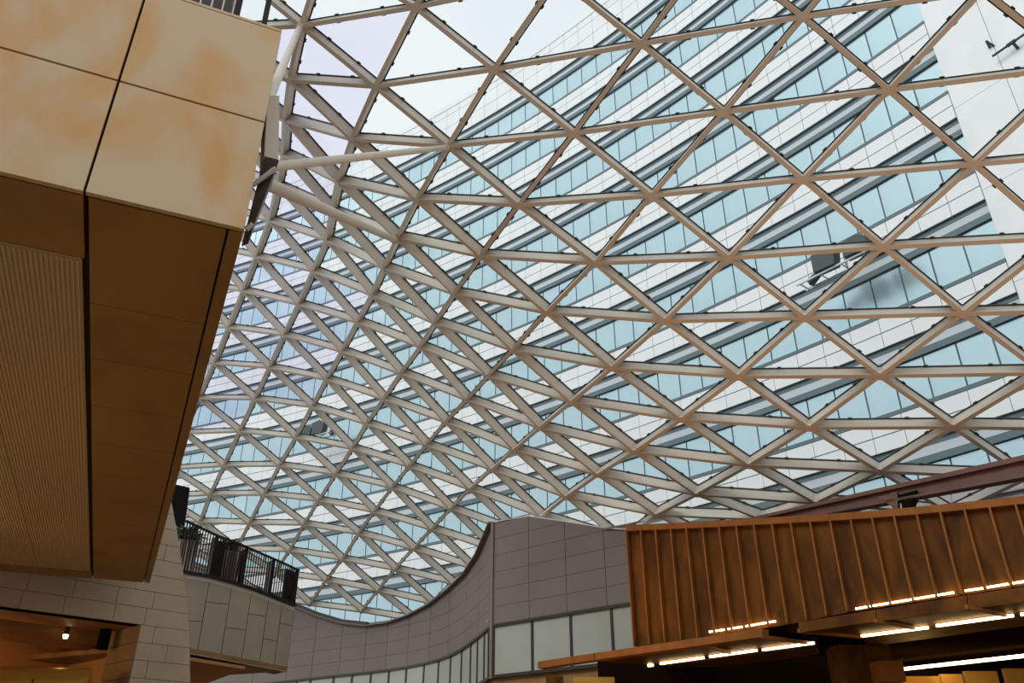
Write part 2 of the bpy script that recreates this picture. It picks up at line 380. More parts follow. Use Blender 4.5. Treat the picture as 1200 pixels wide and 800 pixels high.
# round steel struts between the stone bridge and the roof
def strut(a, k, r, label):
    b = P[k] - NRM[k] * 0.03
    root = empty('steel_strut', a, label, 'strut', 'round roof struts beside the stone bridge')
    tb = obj('tube', MB().tube(a, b, r, r * .9, 14), M['paint'], root, smooth=False)
    d = (b - a).normalized(); obj('end_collar', MB().tube(b - d * .16, b - d * .02, r * 1.18, r * 1.18, 14), M['paint'], tb)
strut(at(318, 195.5, y=6.55), (3, 2), 0.055, 'round cream strut rising from the white bracket to the glass roof')
strut(at(311, 214.5, y=6.9), (3, 4), 0.075, 'thicker round cream strut reaching lower along the glass roof')
strut(at(311, 125, y=6.2), (1, 0), 0.055, 'short round cream strut beside the top of the stone bridge')

# ================================================================== stone bridge on the left
ZB = EYE.z + 4.0                        # its underside
A0 = at(286, 268, z=ZB); fx = V((0.913, 0.408, 0)).normalized(); fy = V((-fx.y, fx.x, 0))   # along the front, into the depth
ZT = ZB + 2.30; ZM = ZB + 1.16; LEN = 14.8; WF = 9.0; C1 = 1.19
def bp(s, t, z): return V((A0.x, A0.y, 0)) - fx * s + fy * t + V((0, 0, z))    # s: to the left, t: into the depth
bridge = empty('wall_left', bp(WF / 2, LEN / 2, 0), 'cream veined stone bridge with shade-toned underside', kind='structure')
obj('bridge_core', MB().prism([bp(0.06, 0.06, ZB + 0.06), bp(WF, 0.06, ZB + 0.06), bp(WF, LEN - .05, ZB + 0.06), bp(0.06, LEN - .05, ZB + 0.06)], (0, 0, ZT - ZB - 0.10)), M['seam'], bridge)
G = 0.011
cols = [0.0] + [C1 + 1.19 * i for i in range(7)]
for i in range(len(cols) - 1):
    for za, zb in ((ZB, ZM), (ZM, ZT)):
        s0, s1 = cols[i] + (G if i else 0), cols[i + 1] - G
        obj('stone_panel', MB().prism([bp(s0, 0, za + (G if za > ZB else 0)), bp(s1, 0, za + (G if za > ZB else 0)), bp(s1, 0, zb - G), bp(s0, 0, zb - G)], fy * 0.05), M['stone'], bridge)
sj = [0.07, 1.8, 3.05, 4.4, 5.75, 7.1, 8.45, 9.8, 11.15, 12.5, LEN - 0.05]
for a, b in zip(sj, sj[1:]):
    obj('soffit_panel', MB().prism([bp(0.13, a + .006, ZB), bp(C1 - .03, a + .006, ZB), bp(C1 - .03, b - .006, ZB), bp(0.13, b - .006, ZB)], (0, 0, 0.05)), M['shaded_stone'], bridge)
    obj('edge_strip', MB().prism([bp(0.0, a + .002, ZB), bp(0.11, a + .002, ZB), bp(0.11, b - .002, ZB), bp(0.0, b - .002, ZB)], (0, 0, 0.05)), M['shaded_stone'], bridge)
GF = 1.02
for i in range(3):
    s0 = C1 + 0.01 + i * 2.4; obj('soffit_panel', MB().prism([bp(s0, .07, ZB), bp(s0 + 2.38, .07, ZB), bp(s0 + 2.38, GF - .02, ZB), bp(s0, GF - .02, ZB)], (0, 0, .05)), M['shaded_stone'], bridge)
for i in range(6):
    s0 = C1 + 0.035 + i * 1.0
    g = MB().prism([bp(s0, GF + .02, ZB + .012), bp(s0 + .992, GF + .02, ZB + .012), bp(s0 + .992, LEN - .75, ZB + .012), bp(s0, LEN - .75, ZB + .012)], (0, 0, .04))
    pn = obj('ceiling_grille', g, M['grille'], bridge)
    sl = MB()
    for j in range(24):
        ss = s0 + .02 + j * .041; sl.prism([bp(ss, GF + .05, ZB), bp(ss + .022, GF + .05, ZB), bp(ss + .022, LEN - .78, ZB), bp(ss, LEN - .78, ZB)], (0, 0, .012))
    obj('grille_rib', sl, M['grille'], pn, kind='stuff')
obj('soffit_panel', MB().prism([bp(C1 + .01, LEN - .72, ZB), bp(WF, LEN - .72, ZB), bp(WF, LEN - .05, ZB), bp(C1 + .01, LEN - .72 + .67, ZB)], (0, 0, .05)), M['shaded_stone'], bridge)
sideclad = MB()
for i in range(10):
    obj('side_panel', MB().prism([bp(-.005, .06 + 1.47 * i, ZB + .055), bp(-.005, 1.52 + 1.47 * i, ZB + .055), bp(-.005, 1.52 + 1.47 * i, ZT), bp(-.005, .06 + 1.47 * i, ZT)], fx * -.05), M['stone'], bridge)
obj('coping', MB().prism([bp(0, 0, ZT), bp(WF, 0, ZT), bp(WF, .35, ZT), bp(0, .35, ZT)], (0, 0, .03)), M['stone'], bridge)
# balustrade on the bridge
rl = empty('balustrade', bp(1.5, .2, ZT), 'dark barred balustrade on top of the cream stone bridge', 'railing')
for s in (0.14, 0.40, 1.6, 2.8, 4.0):
    obj('post', MB().prism([bp(s, .12, ZT), bp(s + .05, .12, ZT), bp(s + .05, .32, ZT), bp(s, .32, ZT)], (0, 0, 1.15)), M['rail'], rl)
brs = MB()
for j in range(44): 
    p = bp(0.46 + j * .1, .2, ZT + .04); obj('bar', MB().tube(p, p + V((0, 0, 1.0)), .008, n=6), M['paint'], rl)
obj('handrail', MB().bar(bp(0.1, .2, ZT + 1.1), bp(5, .2, ZT + 1.1), .06, .05), M['rail'], rl)
obj('bottom_rail', MB().bar(bp(0.1, .2, ZT + .03), bp(5, .2, ZT + .03), .03, .025), M['rail'], rl)
obj('dark_cabinet', MB().prism([bp(.5, .7, ZT), bp(4.5, .7, ZT), bp(4.5, 1.3, ZT), bp(.5, 1.3, ZT)], (0, 0, 1.6)), M['frame'], None,
    'dark brown cabinet standing behind the barred balustrade', 'cabinet')
# white bracket housing at the bridge's corner
bx = empty('bracket_housing', at(312, 190, y=5.95), 'white metal housing with dark open underside at the corner of the stone bridge', 'bracket')
obj('white_cover', MB().prism([at(313.5, 112, y=5.75), at(327.5, 112, y=5.75), at(326.5, 187, y=5.75), at(310, 183, y=5.75)], fy * .3), M['pale'], bx)
obj('dark_web', MB().prism([at(310, 184, y=5.74), at(327, 188, y=5.74), at(297, 264, y=5.74), at(288.5, 267, y=5.74)], fy * .3), M['frame'], bx)
obj('pin', MB().tube(at(296, 217, y=5.70), at(323, 197, y=5.70), .022), M['zinc'], bx)
obj('bolt', MB().tube(at(289, 269, y=5.70), at(296, 262, y=5.70), .02), M['zinc'], bx)

# ================================================================== block wall behind the bridge
wd = V((0.67, 0.74, 0)).normalized(); wn = V((wd.y, -wd.x, 0)); W0 = at(130, 690, y=19.5); W0 = V((W0.x, W0.y, 0))
def wq(u, v):                            # pixel -> (t, z) on the wall plane
    r = ray(u, v); d = (W0 - EYE).dot(wn) / r.dot(wn); p = EYE + r * d; return (p - W0).dot(wd), p.z
def wp(t, z, o=0.0): return W0 + wd * t + wn * o + V((0, 0, z))
prof = sorted([wq(*p)[::-1] for p in ((176, 500), (188, 530), (200, 583), (208, 625), (214, 665), (219, 705), (222, 750), (223, 800))])
def tmax(z):
    if z <= prof[0][0]: return prof[0][1]
    for (z0, t0), (z1, t1) in zip(prof, prof[1:]):
        if z <= z1: return t0 + (t1 - t0) * (z - z0) / (z1 - z0)
    return prof[-1][1] - (z - prof[-1][0]) * .4
TO, ZO = wq(166, 730); ZL = wq(0, 712)[1]; TO -= 0.0; 
ZO = (ZO + ZL) / 2
bw = empty('wall_back_left', wp(0, 0), 'pale limestone block wall with a tapering end', kind='structure')
H = 0.385; TL = -6.5; zc = ZO
core = MB()
z = ZO - 8 * H; ci = 0
while z < EYE.z + 9.0:
    z1 = z + H; below = z1 < ZO + 0.01; t = TL + random.uniform(0, .6) if not below else TO; first = True
    tm = min(tmax(z), tmax(z1))
    if not below: t = TL + (0.45 if ci % 2 else 0.0)
    while t < tm - 0.02:
        ln = random.uniform(.72, 1.15) if not (below and first and ci % 2) else .35
        first = False; t1 = t + ln; end = t1 > tm - .22
        if end: ta, tb = tmax(z), tmax(z1)
        else: ta = tb = t1 - .012
        obj('limestone_block', MB().prism([wp(t, z + .006), wp(ta, z + .006), wp(tb, z1 - .006), wp(t, z1 - .006)], wn * -.14), M['block'], bw)
        t = t1
        if end: break
    core.prism([wp(TL if not below else TO, z, -.03), wp(tmax(z) - .03, z, -.03), wp(tmax(z1) - .03, z1, -.03), wp(TL if not below else TO, z1, -.03)], wn * -.35)
    z = z1; ci += 1
obj('wall_core', core, M['mortar'], bw)
# reveal of the opening
JD = 1.5
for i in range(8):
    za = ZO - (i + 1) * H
    obj('jamb_block', MB().prism([wp(TO - .02, za + .006, -.02), wp(TO - .02, za + .006, -JD), wp(TO - .02, za + H - .006, -JD), wp(TO - .02, za + H - .006, -.02)], wd * .1), M['warmlit'], bw)
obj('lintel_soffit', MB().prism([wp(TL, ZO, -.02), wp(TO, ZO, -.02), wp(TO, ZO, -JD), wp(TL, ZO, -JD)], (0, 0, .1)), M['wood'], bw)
# the lit room inside the opening
shop = empty('wall_shop', wp(-3, 0, -4), 'warm lit shop room seen through the block wall opening', kind='structure')
obj('back_wall', MB().prism([wp(-9, 0, -6), wp(5, 0, -6), wp(5, ZO + .5, -6), wp(-9, ZO + .5, -6)], wn * -.2), M['orange'], shop)
obj('side_wall', MB().prism([wp(TO + .9, 0, -JD), wp(TO + .9, 0, -6), wp(TO + .9, ZO + .4, -6), wp(TO + .9, ZO + .4, -JD)], wd * .1), M['orange'], shop)
obj('ceiling_board', MB().prism([wp(-9, ZO + .25, -JD), wp(2, ZO + .25, -JD), wp(2, ZO + .05, -6), wp(-9, ZO + .05, -6)], (0, 0, .1)), M['wood'], shop)
for i in range(3):
    a = -JD - .5 - i * 1.1
    obj('ceiling_bulkhead', MB().prism([wp(-9, ZO + .02, a), wp(2, ZO - .10 + .1 * i, a), wp(2, ZO - .25, a - .35), wp(-9, ZO - .12, a - .35)], (0, 0, .12)), M['wood'], shop)
obj('low_panel', MB().prism([wp(-4, 0, -5.7), wp(3, 0, -5.7), wp(3, at(90, 789, y=24).z, -5.7), wp(-4, at(90, 789, y=24).z, -5.7)], wn * -.1), M['bluegrey'], shop)
dc = at(30, 788, y=19.6); drum = empty('gold_canopy', dc, 'gold curved canopy glowing inside the shop opening', 'canopy')
m = MB().tube(V((dc.x - 1.5, dc.y - .3, dc.z - .5)), V((dc.x + 1.2, dc.y + .6, dc.z - .25)), .62, .42, 28); obj('drum', m, M['gold'], drum, smooth=False)
obj('finial', MB().tube(at(38, 796, y=19.0), at(38, 803, y=19.0), .03), M['frame'], drum)
sp = at(77, 745, y=20.6); spot = empty('spotlight', sp, 'small bright ceiling spotlight inside the shop opening', 'lamp')
obj('housing', MB().tube(sp + V((0, 0, .30)), sp + V((0, 0, .03)), .05, .07, 12), M['frame'], spot)
obj('bulb', MB().tube(sp + V((0, 0, .03)), sp + V((.01, -.02, -.05)), .065, .05, 12), M['led'], spot)
ss = at(122, 748, y=20.8); obj('wall_speaker', MB().box((ss.x - .1, ss.y - .1, ss.z - .25), (ss.x + .1, ss.y + .1, ss.z + .22)).tube(ss + V((-.03, -.1, -.1)), ss + V((-.03, -.13, -.1)), .07), M['black'], None, 'black loudspeaker on the jamb inside the shop opening', 'speaker')
lamp('shop_lamp', wp(-2.5, ZO - .75, -3.6), 90, (1.0, .55, .18), .25)
lamp('shop_lamp', wp(-5.5, ZO - .8, -3.2), 60, (1.0, .60, .2), .25)

# ================================================================== balcony with railing
BU = [206, 246, 272, 295, 315, 331, 345]
def by(u): return 21.8 + (u - 216) / 129.0 * 3.6
def interp(x, xs, ys):
    if x <= xs[0]: return ys[0] + (x - xs[0]) * (ys[1] - ys[0]) / (xs[1] - xs[0])
    for i in range(len(xs) - 1):
        if x <= xs[i + 1]: return ys[i] + (ys[i + 1] - ys[i]) * (x - xs[i]) / (xs[i + 1] - xs[i])
    return ys[-1]
def btop(u): return interp(u, [206, 217, 245, 275, 300, 325, 345], [670, 672, 677, 685, 693, 703, 711])
def bbot(u): return interp(u, [206, 223, 280, 345], [760, 763, 774, 787])
def bplan(u): p = at(u, btop(u), y=by(u)); return V((p.x, p.y, 0))
def bpt(u, v, o=0.0):
    q = bplan(u); r = ray(u, v); d = q.y / r.y; z = (EYE + r * d).z
    return V((q.x, q.y, z)) + V((.6, -.8, 0)) * o
bal = empty('wall_balcony', bplan(280), 'curved stone balcony front of staggered panels', kind='structure')
hj = [704 + 22, 706, 736, 720, 749, 731]
for i in range(6):
    u0, u1 = BU[i], BU[i + 1]; du = 0.35
    for va, vb in ((0, hj[i]), (hj[i], 1)):
        t0, t1 = (btop(u0), btop(u1)) if va == 0 else (va - .8, va + 2.5)
        b0, b1 = (bbot(u0), bbot(u1)) if vb == 1 else (vb - 1.6, vb + 1.7)
        obj('stone_panel', MB().prism([bpt(u0 + du, b0), bpt(u1 - du, b1), bpt(u1 - du, t1), bpt(u0 + du, t0)], V((-.1, .13, 0))), M['fascia'], bal)
m = MB()
for i in range(6):
    u0, u1 = BU[i], BU[i + 1]; m.prism([bpt(u0, bbot(u0) - .5, -.06), bpt(u1, bbot(u1) - .5, -.06), bpt(u1, btop(u1) + .5, -.06), bpt(u0, btop(u0) + .5, -.06)], V((-.5, .66, 0)))
obj('balcony_core', m, M['mortar'], bal)
m = MB(); q = [bpt(u, btop(u)) for u in BU]
m.prism(q + [p + V((-3.5, 1.5, 0)) for p in reversed(q)], (0, 0, -.1)); obj('balcony_slab', m, M['pale'], bal)
q = [bpt(u, bbot(u)) for u in BU]; m = MB().prism([p + V((0, 0, .02)) for p in q] + [p + V((-4.5, 2.2, .02)) for p in reversed(q)], (0, 0, .12))
obj('balcony_underside', m, M['wood'], bal)
obj('inner_soffit', MB().prism([bpt(224, 771) , bpt(300, 784), bpt(300, 784) + V((-2.5, 3.6, -.1)), bpt(224, 771) + V((-2.5, 3.6, -.1))], (0, 0, .08)), M['orange'], bal)
m = MB()
for i in range(6): m.bar(bpt(BU[i], btop(BU[i]) , .04), bpt(BU[i + 1], btop(BU[i + 1]), .04), .16, .05)
obj('coping', m, M['rail'], bal)
def rtop(u): return interp(u, [206, 245, 275, 300, 325, 345], [611, 628, 639, 649.5, 660, 669])
rr = empty('railing', bplan(280) + V((0, 0, bpt(280, btop(280)).z)), 'dark metal railing with upright bars along the curved balcony', 'railing')
for nm, fn, w, h in (('handrail', rtop, .07, .05), ('bottom_rail', lambda u: btop(u) - 2.2, .05, .04)):
    m = MB()
    us = [206 + i * 139 / 14 for i in range(15)]
    for a, b in zip(us, us[1:]): m.bar(bpt(a, fn(a)), bpt(b, fn(b)), w, h)
    obj(nm, m, M['rail'], rr)
u = 208.0; k = 0
while u < 345:
    obj('bar', MB().bar(bpt(u, btop(u) - 1.5), bpt(u, rtop(u) + .5), .028, .028, up=(1, 0, 0)), M['rail'], rr)
    u += 3.4 - (u - 208) / 137 * 1.0; k += 1
for u in (246, 283, 315, 344):
    obj('post', MB().prism([bpt(u - 1.6, btop(u)), bpt(u + 1.6, btop(u)), bpt(u + 1.6, rtop(u)), bpt(u - 1.6, rtop(u))], V((-.2, .26, 0))), M['rail'], rr)
for (u0, u1, lab) in ((246, 257, 1), (331, 344, 2)):
    obj('infill_plate', MB().prism([bpt(u0, btop(u0) - 2, -.05), bpt(u1, btop(u1) - 2, -.05), bpt(u1, rtop(u1) + 3, -.05), bpt(u0, rtop(u0) + 3, -.05)], V((-.01, .013, 0))), M['rail'], rr)
# planters and what stands behind the railing
def plant(name, u, v0, vt, o, label, group, rad, hgt, leaves, spread, potmat):
    p = bpt(u, v0); p = V((p.x, p.y, p.z)) + V((-.5, .45, 0)) * o
    root = empty(name, p, label, 'plant', group)
    m = MB(); n = 16
    pot = obj('pot', MB().tube(p, p + V((0, 0, hgt)), rad * .85, rad, 16), M[potmat], root)
    for j in range(n):
        a = 2 * math.pi * j / n; d = V((math.cos(a), math.sin(a), 0)); obj('rib', MB().bar(p + d * rad * .88, p + d * rad * 1.02 + V((0, 0, hgt)), .03, .03, up=d), M['pale' if j % 2 else 'pot'], pot)
    for j in range(leaves):
        a = random.uniform(0, 6.28); e = random.uniform(.1, 1.2); L = random.uniform(.6, 1.0) * spread; d = V((math.cos(a) * math.cos(e), math.sin(a) * math.cos(e), math.sin(e)))
        b = p + V((0, 0, hgt)); s = d.cross(V((0, 0, 1))).normalized() * (.045 * spread / .5); c = b + d * L * .55; tip = b + d * L - V((0, 0, L * .25))
        obj('leaf', MB().add([b, c - s, tip, c + s, c + V((0, 0, .02))], [(0, 1, 4), (1, 2, 4), (2, 3, 4), (3, 0, 4), (0, 3, 2, 1)]), M['leaf'], root)
plant('potted_plant', 274, 682, 0, .85, 'leafy plant in a ribbed pale pot behind the balcony railing', None, .34, 0.92, 90, .62, 'pot')
plant('potted_plant', 229, 672, 0, 1.2, 'dark leafy plant beside the black upright screen on the balcony', None, .25, 1.0, 70, .75, 'pot')
c0 = bpt(206, 668) + V((-.6, .7, 0))
def sp2(u, v): return at(u, v, y=23.3)
scr = empty('display_screen', V((c0.x, 23.3, c0.z)), 'tall black tapering screen standing beside the block wall on the balcony', 'screen')
obj('casing', MB().prism([sp2(204, 614), sp2(216, 614), sp2(222, 571), sp2(190, 564)], V((-.05, .18, 0))), M['black'], scr)
obj('stand', MB().prism([sp2(207, 676), sp2(211, 676), sp2(212, 612), sp2(207, 612)], V((-.02, .1, 0))), M['black'], scr)

# ================================================================== grey panelled wall: curved flank and flat front
CW = [(578, 23.0, 613), (562, 24.5, 650), (547, 25.9, 673), (527, 27.6, 692), (505, 29.0, 709), (480, 30.0, 722), (455, 30.8, 730.5), (430, 31.4, 734), (402, 32.0, 731), (372, 32.6, 722), (345, 33.1, 711), (310, 33.8, 695), (265, 34.6, 676), (215, 35.4, 658)]
CB = [732, 746, 758, 769, 775.5, 780.5, 784.5, 787.5, 790.5, 794, 797.5, 802, 806, 811]   # lower edge of the panels
ZW = EYE.z + 3.76; ZWB = EYE.z + 2.41
def cw(i):
    u, y, v = CW[i]; p = at(u, v, y=y); return V((p.x, p.y, 0)), p.z
CZ = [at(c[0], v, y=c[1]).z for c, v in zip(CW, CB)]
gw = empty('wall_back', cw(5)[0], 'grey panelled wall curving away below the glass roof', kind='structure')
def up(p, z): return V((p.x, p.y, z))
back = MB(); low = MB()
for i in range(len(CW) - 1):
    (a, za), (b, zb) = cw(i), cw(i + 1); t = (b - a).normalized(); n = V((t.y, -t.x, 0)); n = n if n.dot(-a) > 0 else -n
    g = t * .008; h = 0.0; la, lb = CZ[i], CZ[i + 1]
    while la + h < za - .02 or lb + h < zb - .02:
        h1 = h + .46
        z0, z1 = min(la + h, za - .01), min(lb + h, zb - .01); aa, bb = max(min(la + h1 - .008, za), z0 + .006), max(min(lb + h1 - .008, zb), z1 + .006)
        obj('wall_panel', MB().prism([up(a + g, z0), up(b - g, z1), up(b - g, bb), up(a + g, aa)], n * -.04), M['greyp'], gw)
        h = h1
    back.prism([up(a - n * .03, la), up(b - n * .03, lb), up(b - n * .03, zb - .01), up(a - n * .03, za - .01)], n * -.3)
    low.prism([up(a - n * .05, 0), up(b - n * .05, 0), up(b - n * .05, lb - 1.35), up(a - n * .05, la - 1.35)], n * -.3)
f0 = cw(0)[0]; f1 = at(740, 711, y=19.9); f1 = V((f1.x, f1.y, 0)); fd = (f1 - f0).normalized(); fn = V((fd.y, -fd.x, 0))
def fq(u, v, o=0.0):
    r = ray(u, v); d = (f0 - EYE).dot(fn) / r.dot(fn); return EYE + r * d + fn * o
def ftop(u): return fq(u, interp(u, [578, 615, 660, 700, 740, 900], [612, 604, 610, 616, 621, 623])).z
FU = [578, 620, 664, 711, 762]
for i in range(len(FU) - 1):
    a = fq(FU[i], 700); b = fq(FU[i + 1], 700); a = V((*a.xy, 0)); b = V((*b.xy, 0)); za, zb = ftop(FU[i]), ftop(FU[i + 1])
    zz = ZW; g = fd * .008
    while zz < max(za, zb) - .02:
        z1 = zz + .46; aa, bb = max(min(z1 - .008, za), zz + .01), max(min(z1 - .008, zb), zz + .01)
        obj('wall_panel', MB().prism([V((*(a + g).xy, zz)), V((*(b - g).xy, zz)), V((*(b - g).xy, bb)), V((*(a + g).xy, aa))], fn * -.04), M['greyp'], gw)
        zz = z1
    back.prism([V((*a.xy, ZW)) - fn * .03, V((*b.xy, ZW)) - fn * .03, V((*b.xy, zb - .01)) - fn * .03, V((*a.xy, za - .01)) - fn * .03], fn * -.3)
    low.prism([V((*a.xy, 0)) - fn * .05, V((*b.xy, 0)) - fn * .05, V((*b.xy, ZWB)) - fn * .05, V((*a.xy, ZWB)) - fn * .05], fn * -.3)
    obj('top_flashing', MB().prism([V((*a.xy, za)), V((*b.xy, zb)), V((*b.xy, zb)) - fn * .3, V((*a.xy, za)) - fn * .3], (0, 0, .03)), M['pale'], gw)
obj('wall_core', back, M['frame'], gw); obj('lower_wall', low, M['wood'], gw)
m = MB()
for i in range(len(CW) - 1):
    (a, za), (b, zb) = cw(i), cw(i + 1); m.bar(V((*a.xy, za)), V((*b.xy, zb)), .3, .05)
obj('top_flashing', m, M['greyp'], gw)
m = MB()
for i in range(7, len(CW) - 1):
    (a, za), (b, zb) = cw(i), cw(i + 1); m.bar(V((*a.xy, za + .04)), V((*b.xy, zb + .04)), .2, .12)
obj('roof_curb', m, M['frame'], gw)
# clerestory glazing under the grey panels
def glazing(name, pts, zs, label):           # zs: head height at each point
    root = empty(name, up(pts[0], zs[0] - 1.35), label, kind='structure'); H0 = 1.35
    for a, b, za, zb in zip(pts, pts[1:], zs, zs[1:]):
        t = (b - a).normalized(); n = V((t.y, -t.x, 0)); n = n if n.dot(-a) > 0 else -n; g = t * .03
        obj('frosted_pane', MB().prism([up(a + g, za - H0 + .06), up(b - g, zb - H0 + .06), up(b - g, zb - .06), up(a + g, za - .06)], n * -.03), M['frost'], root)
        obj('mullion', MB().bar(up(a, za - H0), up(a, za), .07, .10, up=n, lo=-.07), M['frame'], root)
        obj('head_rail', MB().bar(up(a, za - .07), up(b, zb - .07), .12, .07), M['frame'], root)
        obj('sill_rail', MB().bar(up(a, za - H0), up(b, zb - H0), .14, .08), M['frame'], root)
def on_curve(u):
    for i in range(len(CW) - 1):
        a, b = cw(i)[0], cw(i + 1)[0]
        if CW[i][0] >= u >= CW[i + 1][0]:
            s = min((k / 40 for k in range(41)), key=lambda s: abs(proj(up(a.lerp(b, s), CZ[i] + (CZ[i + 1] - CZ[i]) * s - .4))[0] - u))
            return a.lerp(b, s), CZ[i] + (CZ[i + 1] - CZ[i]) * s
fl_ = [up(fq(u, 740), 0) for u in (579, 624, 669.5, 718, 761)]
glazing('window_1', fl_, [ZW] * len(fl_), 'frosted clerestory panes below the flat grey wall')
cl_ = [on_curve(u) for u in (577.5, 573, 568, 561, 552, 541, 528, 514, 497, 477, 455, 434, 412, 390, 368, 346, 322, 295, 268, 240)]
glazing('window_2', [c[0] for c in cl_], [c[1] for c in cl_], 'frosted clerestory panes below the curved grey wall')
cn = cw(0)[0]; obj('corner_post', MB().bar(V((*cn.xy, ZWB)), V((*cn.xy, ftop(578))), .10, .10, up=fn, lo=-.05), M['greyp'], gw)
cm = at(571, 727, y=23.6); camr = empty('security_camera', cm, 'tiny white security camera on the curved grey wall beside its corner', 'camera')
obj('body', MB().tube(cm, cm + V((.28, -.1, -.04)), .06, .05, 10), M['pale'], camr); obj('arm', MB().tube(cm + V((.1, 0, .0)), cm + V((.0, .25, .05)), .025), M['pale'], camr)

# ================================================================== rusted fascia over the kiosk
KL = V((2.55, 17.0, 0)); KR = V((7.7, 12.3, 0)); kd = (KR - KL).normalized(); kn = V((kd.y, -kd.x, 0)); kn = kn if kn.dot(-KL) > 0 else -kn
def kp(u, v, o=0.0):                     # pixel on the fascia plane moved o towards the viewer
    r = ray(u, v); q = KL + kn * o; d = (q - EYE).dot(kn) / r.dot(kn); return EYE + r * d
def ks(p): return (p - KL).dot(kd)
KT = [(kp(u, v)) for u, v in ((737, 623), (850, 618), (925, 614), (1000, 610), (1100, 602), (1200, 592), (1290, 582))]
KB = [(kp(u, v)) for u, v in ((757, 756), (850, 743), (925, 731), (1000, 716), (1100, 701), (1200, 686), (1290, 674))]
def kz(s, tab): return interp(s, [ks(p) for p in tab], [p.z for p in tab])
def kk(s, z, o=0.0): q = KL + kd * s + kn * o; return V((q.x, q.y, z))
S0 = ks(KT[0]); S1 = ks(KT[-1])
fas = empty('rusted_fascia', kk(3.5, EYE.z + 2.4), 'rust brown ribbed metal fascia above the kiosk canopy', 'fascia')
NR = 23; step = (S1 - S0) / NR
for i in range(NR):
    a = S0 + i * step; b = a + step
    obj('sheet', MB().prism([kk(a + .004, kz(a, KB)), kk(b - .004, kz(b, KB)), kk(b - .004, kz(b, KT)), kk(a + .004, kz(a, KT))], kn * -.03), M['rust'], fas)
    obj('rib', MB().prism([kk(a - .014, kz(a, KB), .0), kk(a + .014, kz(a, KB), .0), kk(a + .014, kz(a, KT), .0), kk(a - .014, kz(a, KT), .0)], kn * .11), M['rustlite'], fas)
for i in range(0, NR, 6):
    a = S0 + i * step; b = S0 + min(NR, i + 6) * step
    m = MB()
    for j in range(3):
        c = a + (b - a) * j / 3; d = a + (b - a) * (j + 1) / 3
        m.hexa([kk(c + (.004 if j == 0 else 0), kz(c, KT), .11), kk(d, kz(d, KT), .11), kk(d, kz(d, KT), -.5), kk(c, kz(c, KT), -.5),
                kk(c + (.004 if j == 0 else 0), kz(c, KT) + .12, .11), kk(d, kz(d, KT) + .12, .11), kk(d, kz(d, KT) + .12, -.5), kk(c, kz(c, KT) + .12, -.5)])
    obj('top_rail', m, M['rustlite'], fas)
obj('end_plate', MB().prism([kk(S0, kz(S0, KB)), kk(S0, kz(S0, KT) + .1), kk(S0, kz(S0, KT) + .1, -.9), kk(S0, kz(S0, KB), -.9)], kd * .04), M['rust'], fas)
obj('back_plate', MB().prism([kk(S0, kz(S0, KB), -.9), kk(S1, kz(S1, KB), -.9), kk(S1, kz(S1, KT), -.9), kk(S0, kz(S0, KT), -.9)], kn * -.05), M['rust'], fas)
def led(root, p, q, w=.035):
    return obj('light_strip', MB().bar(p, q, w, w), M['led'], root)
for a, b in (((831, 741), (849, 738.4)), ((853, 737.8), (870, 735)), ((874, 734.4), (909, 728.5)), ((1003, 714), (1020, 711)), ((1023, 710.5), (1118, 695)), ((1131, 693), (1152, 690)), ((1154, 689.5), (1182, 685)), ((1184, 684.6), (1215, 680))):
    led(fas, kp(*a, .05), kp(*b, .05), .026)

# ================================================================== canopy below the fascia
can = empty('kiosk_canopy', kk(3, 0, -2), 'dark canopy with glowing light strips under the rusted fascia', 'canopy')
def beam4(name, q, o, dep, mt):          # polygon of pixels on the fascia plane (o in front), dep metres deep
    return obj(name, MB().prism([kp(u, v, o) for u, v in q], kn * -dep), M[mt], can)
beam4('ledge_beam', [(630, 783), (696, 773), (696, 765), (630, 775)], .35, .25, 'rustlite')
beam4('ledge_beam', [(697, 772.8), (893, 746), (893, 736), (697, 765)], .35, .25, 'rustlite')
beam4('ledge_beam', [(936, 741), (1026, 728), (1026, 714), (936, 729)], .45, .35, 'rust')
beam4('ledge_beam', [(1027, 728), (1133, 713), (1133, 697), (1027, 714)], .45, .35, 'rust')
beam4('ledge_beam', [(1134, 713), (1280, 693), (1280, 675), (1134, 697)], .45, .35, 'rust')
ZS = EYE.z + 2.26
def sp3(u, v, dz=0.0): return at(u, v, z=ZS + dz)
def slab(name, q, mt, dz=0.0, th=.05): return obj(name, MB().prism([sp3(u, v, dz) for u, v in q], (0, 0, th)), M[mt], can)
# boards of the underside between the ledge and the strips
slab('soffit_board', [(700, 775), (770, 765), (832, 771), (775, 779)], 'rust')
slab('soffit_board', [(771, 765), (832, 757), (890, 764), (833, 771)], 'rust')
slab('soffit_board', [(833, 757), (893, 748), (955, 755), (891, 763.5)], 'rust')
slab('soffit_board', [(938, 742), (1026, 729), (1096, 737), (1010, 747)], 'rust')
slab('soffit_board', [(1027, 729), (1133, 714), (1195, 723), (1097, 736.5)], 'rust')
slab('soffit_board', [(1134, 714), (1280, 693), (1340, 704), (1196, 723)], 'rust')
slab('soffit_board', [(775, 780), (955, 757), (960, 766), (790, 789)], 'rust', .0)
slab('soffit_board', [(1010, 748), (1195, 724), (1210, 732), (1020, 757)], 'rust', .0)
for a, b in (((825, 757.5), (862, 768)), ((893, 748), (955, 756)), ((1026, 729), (1078, 739)), ((1133, 713), (1185, 724)), ((936, 741), (1008, 748))):
    p, q = sp3(*a, -.05), sp3(*b, -.05); obj('joist', MB().bar(p, q, .05, .06), M['rustlite'], can)
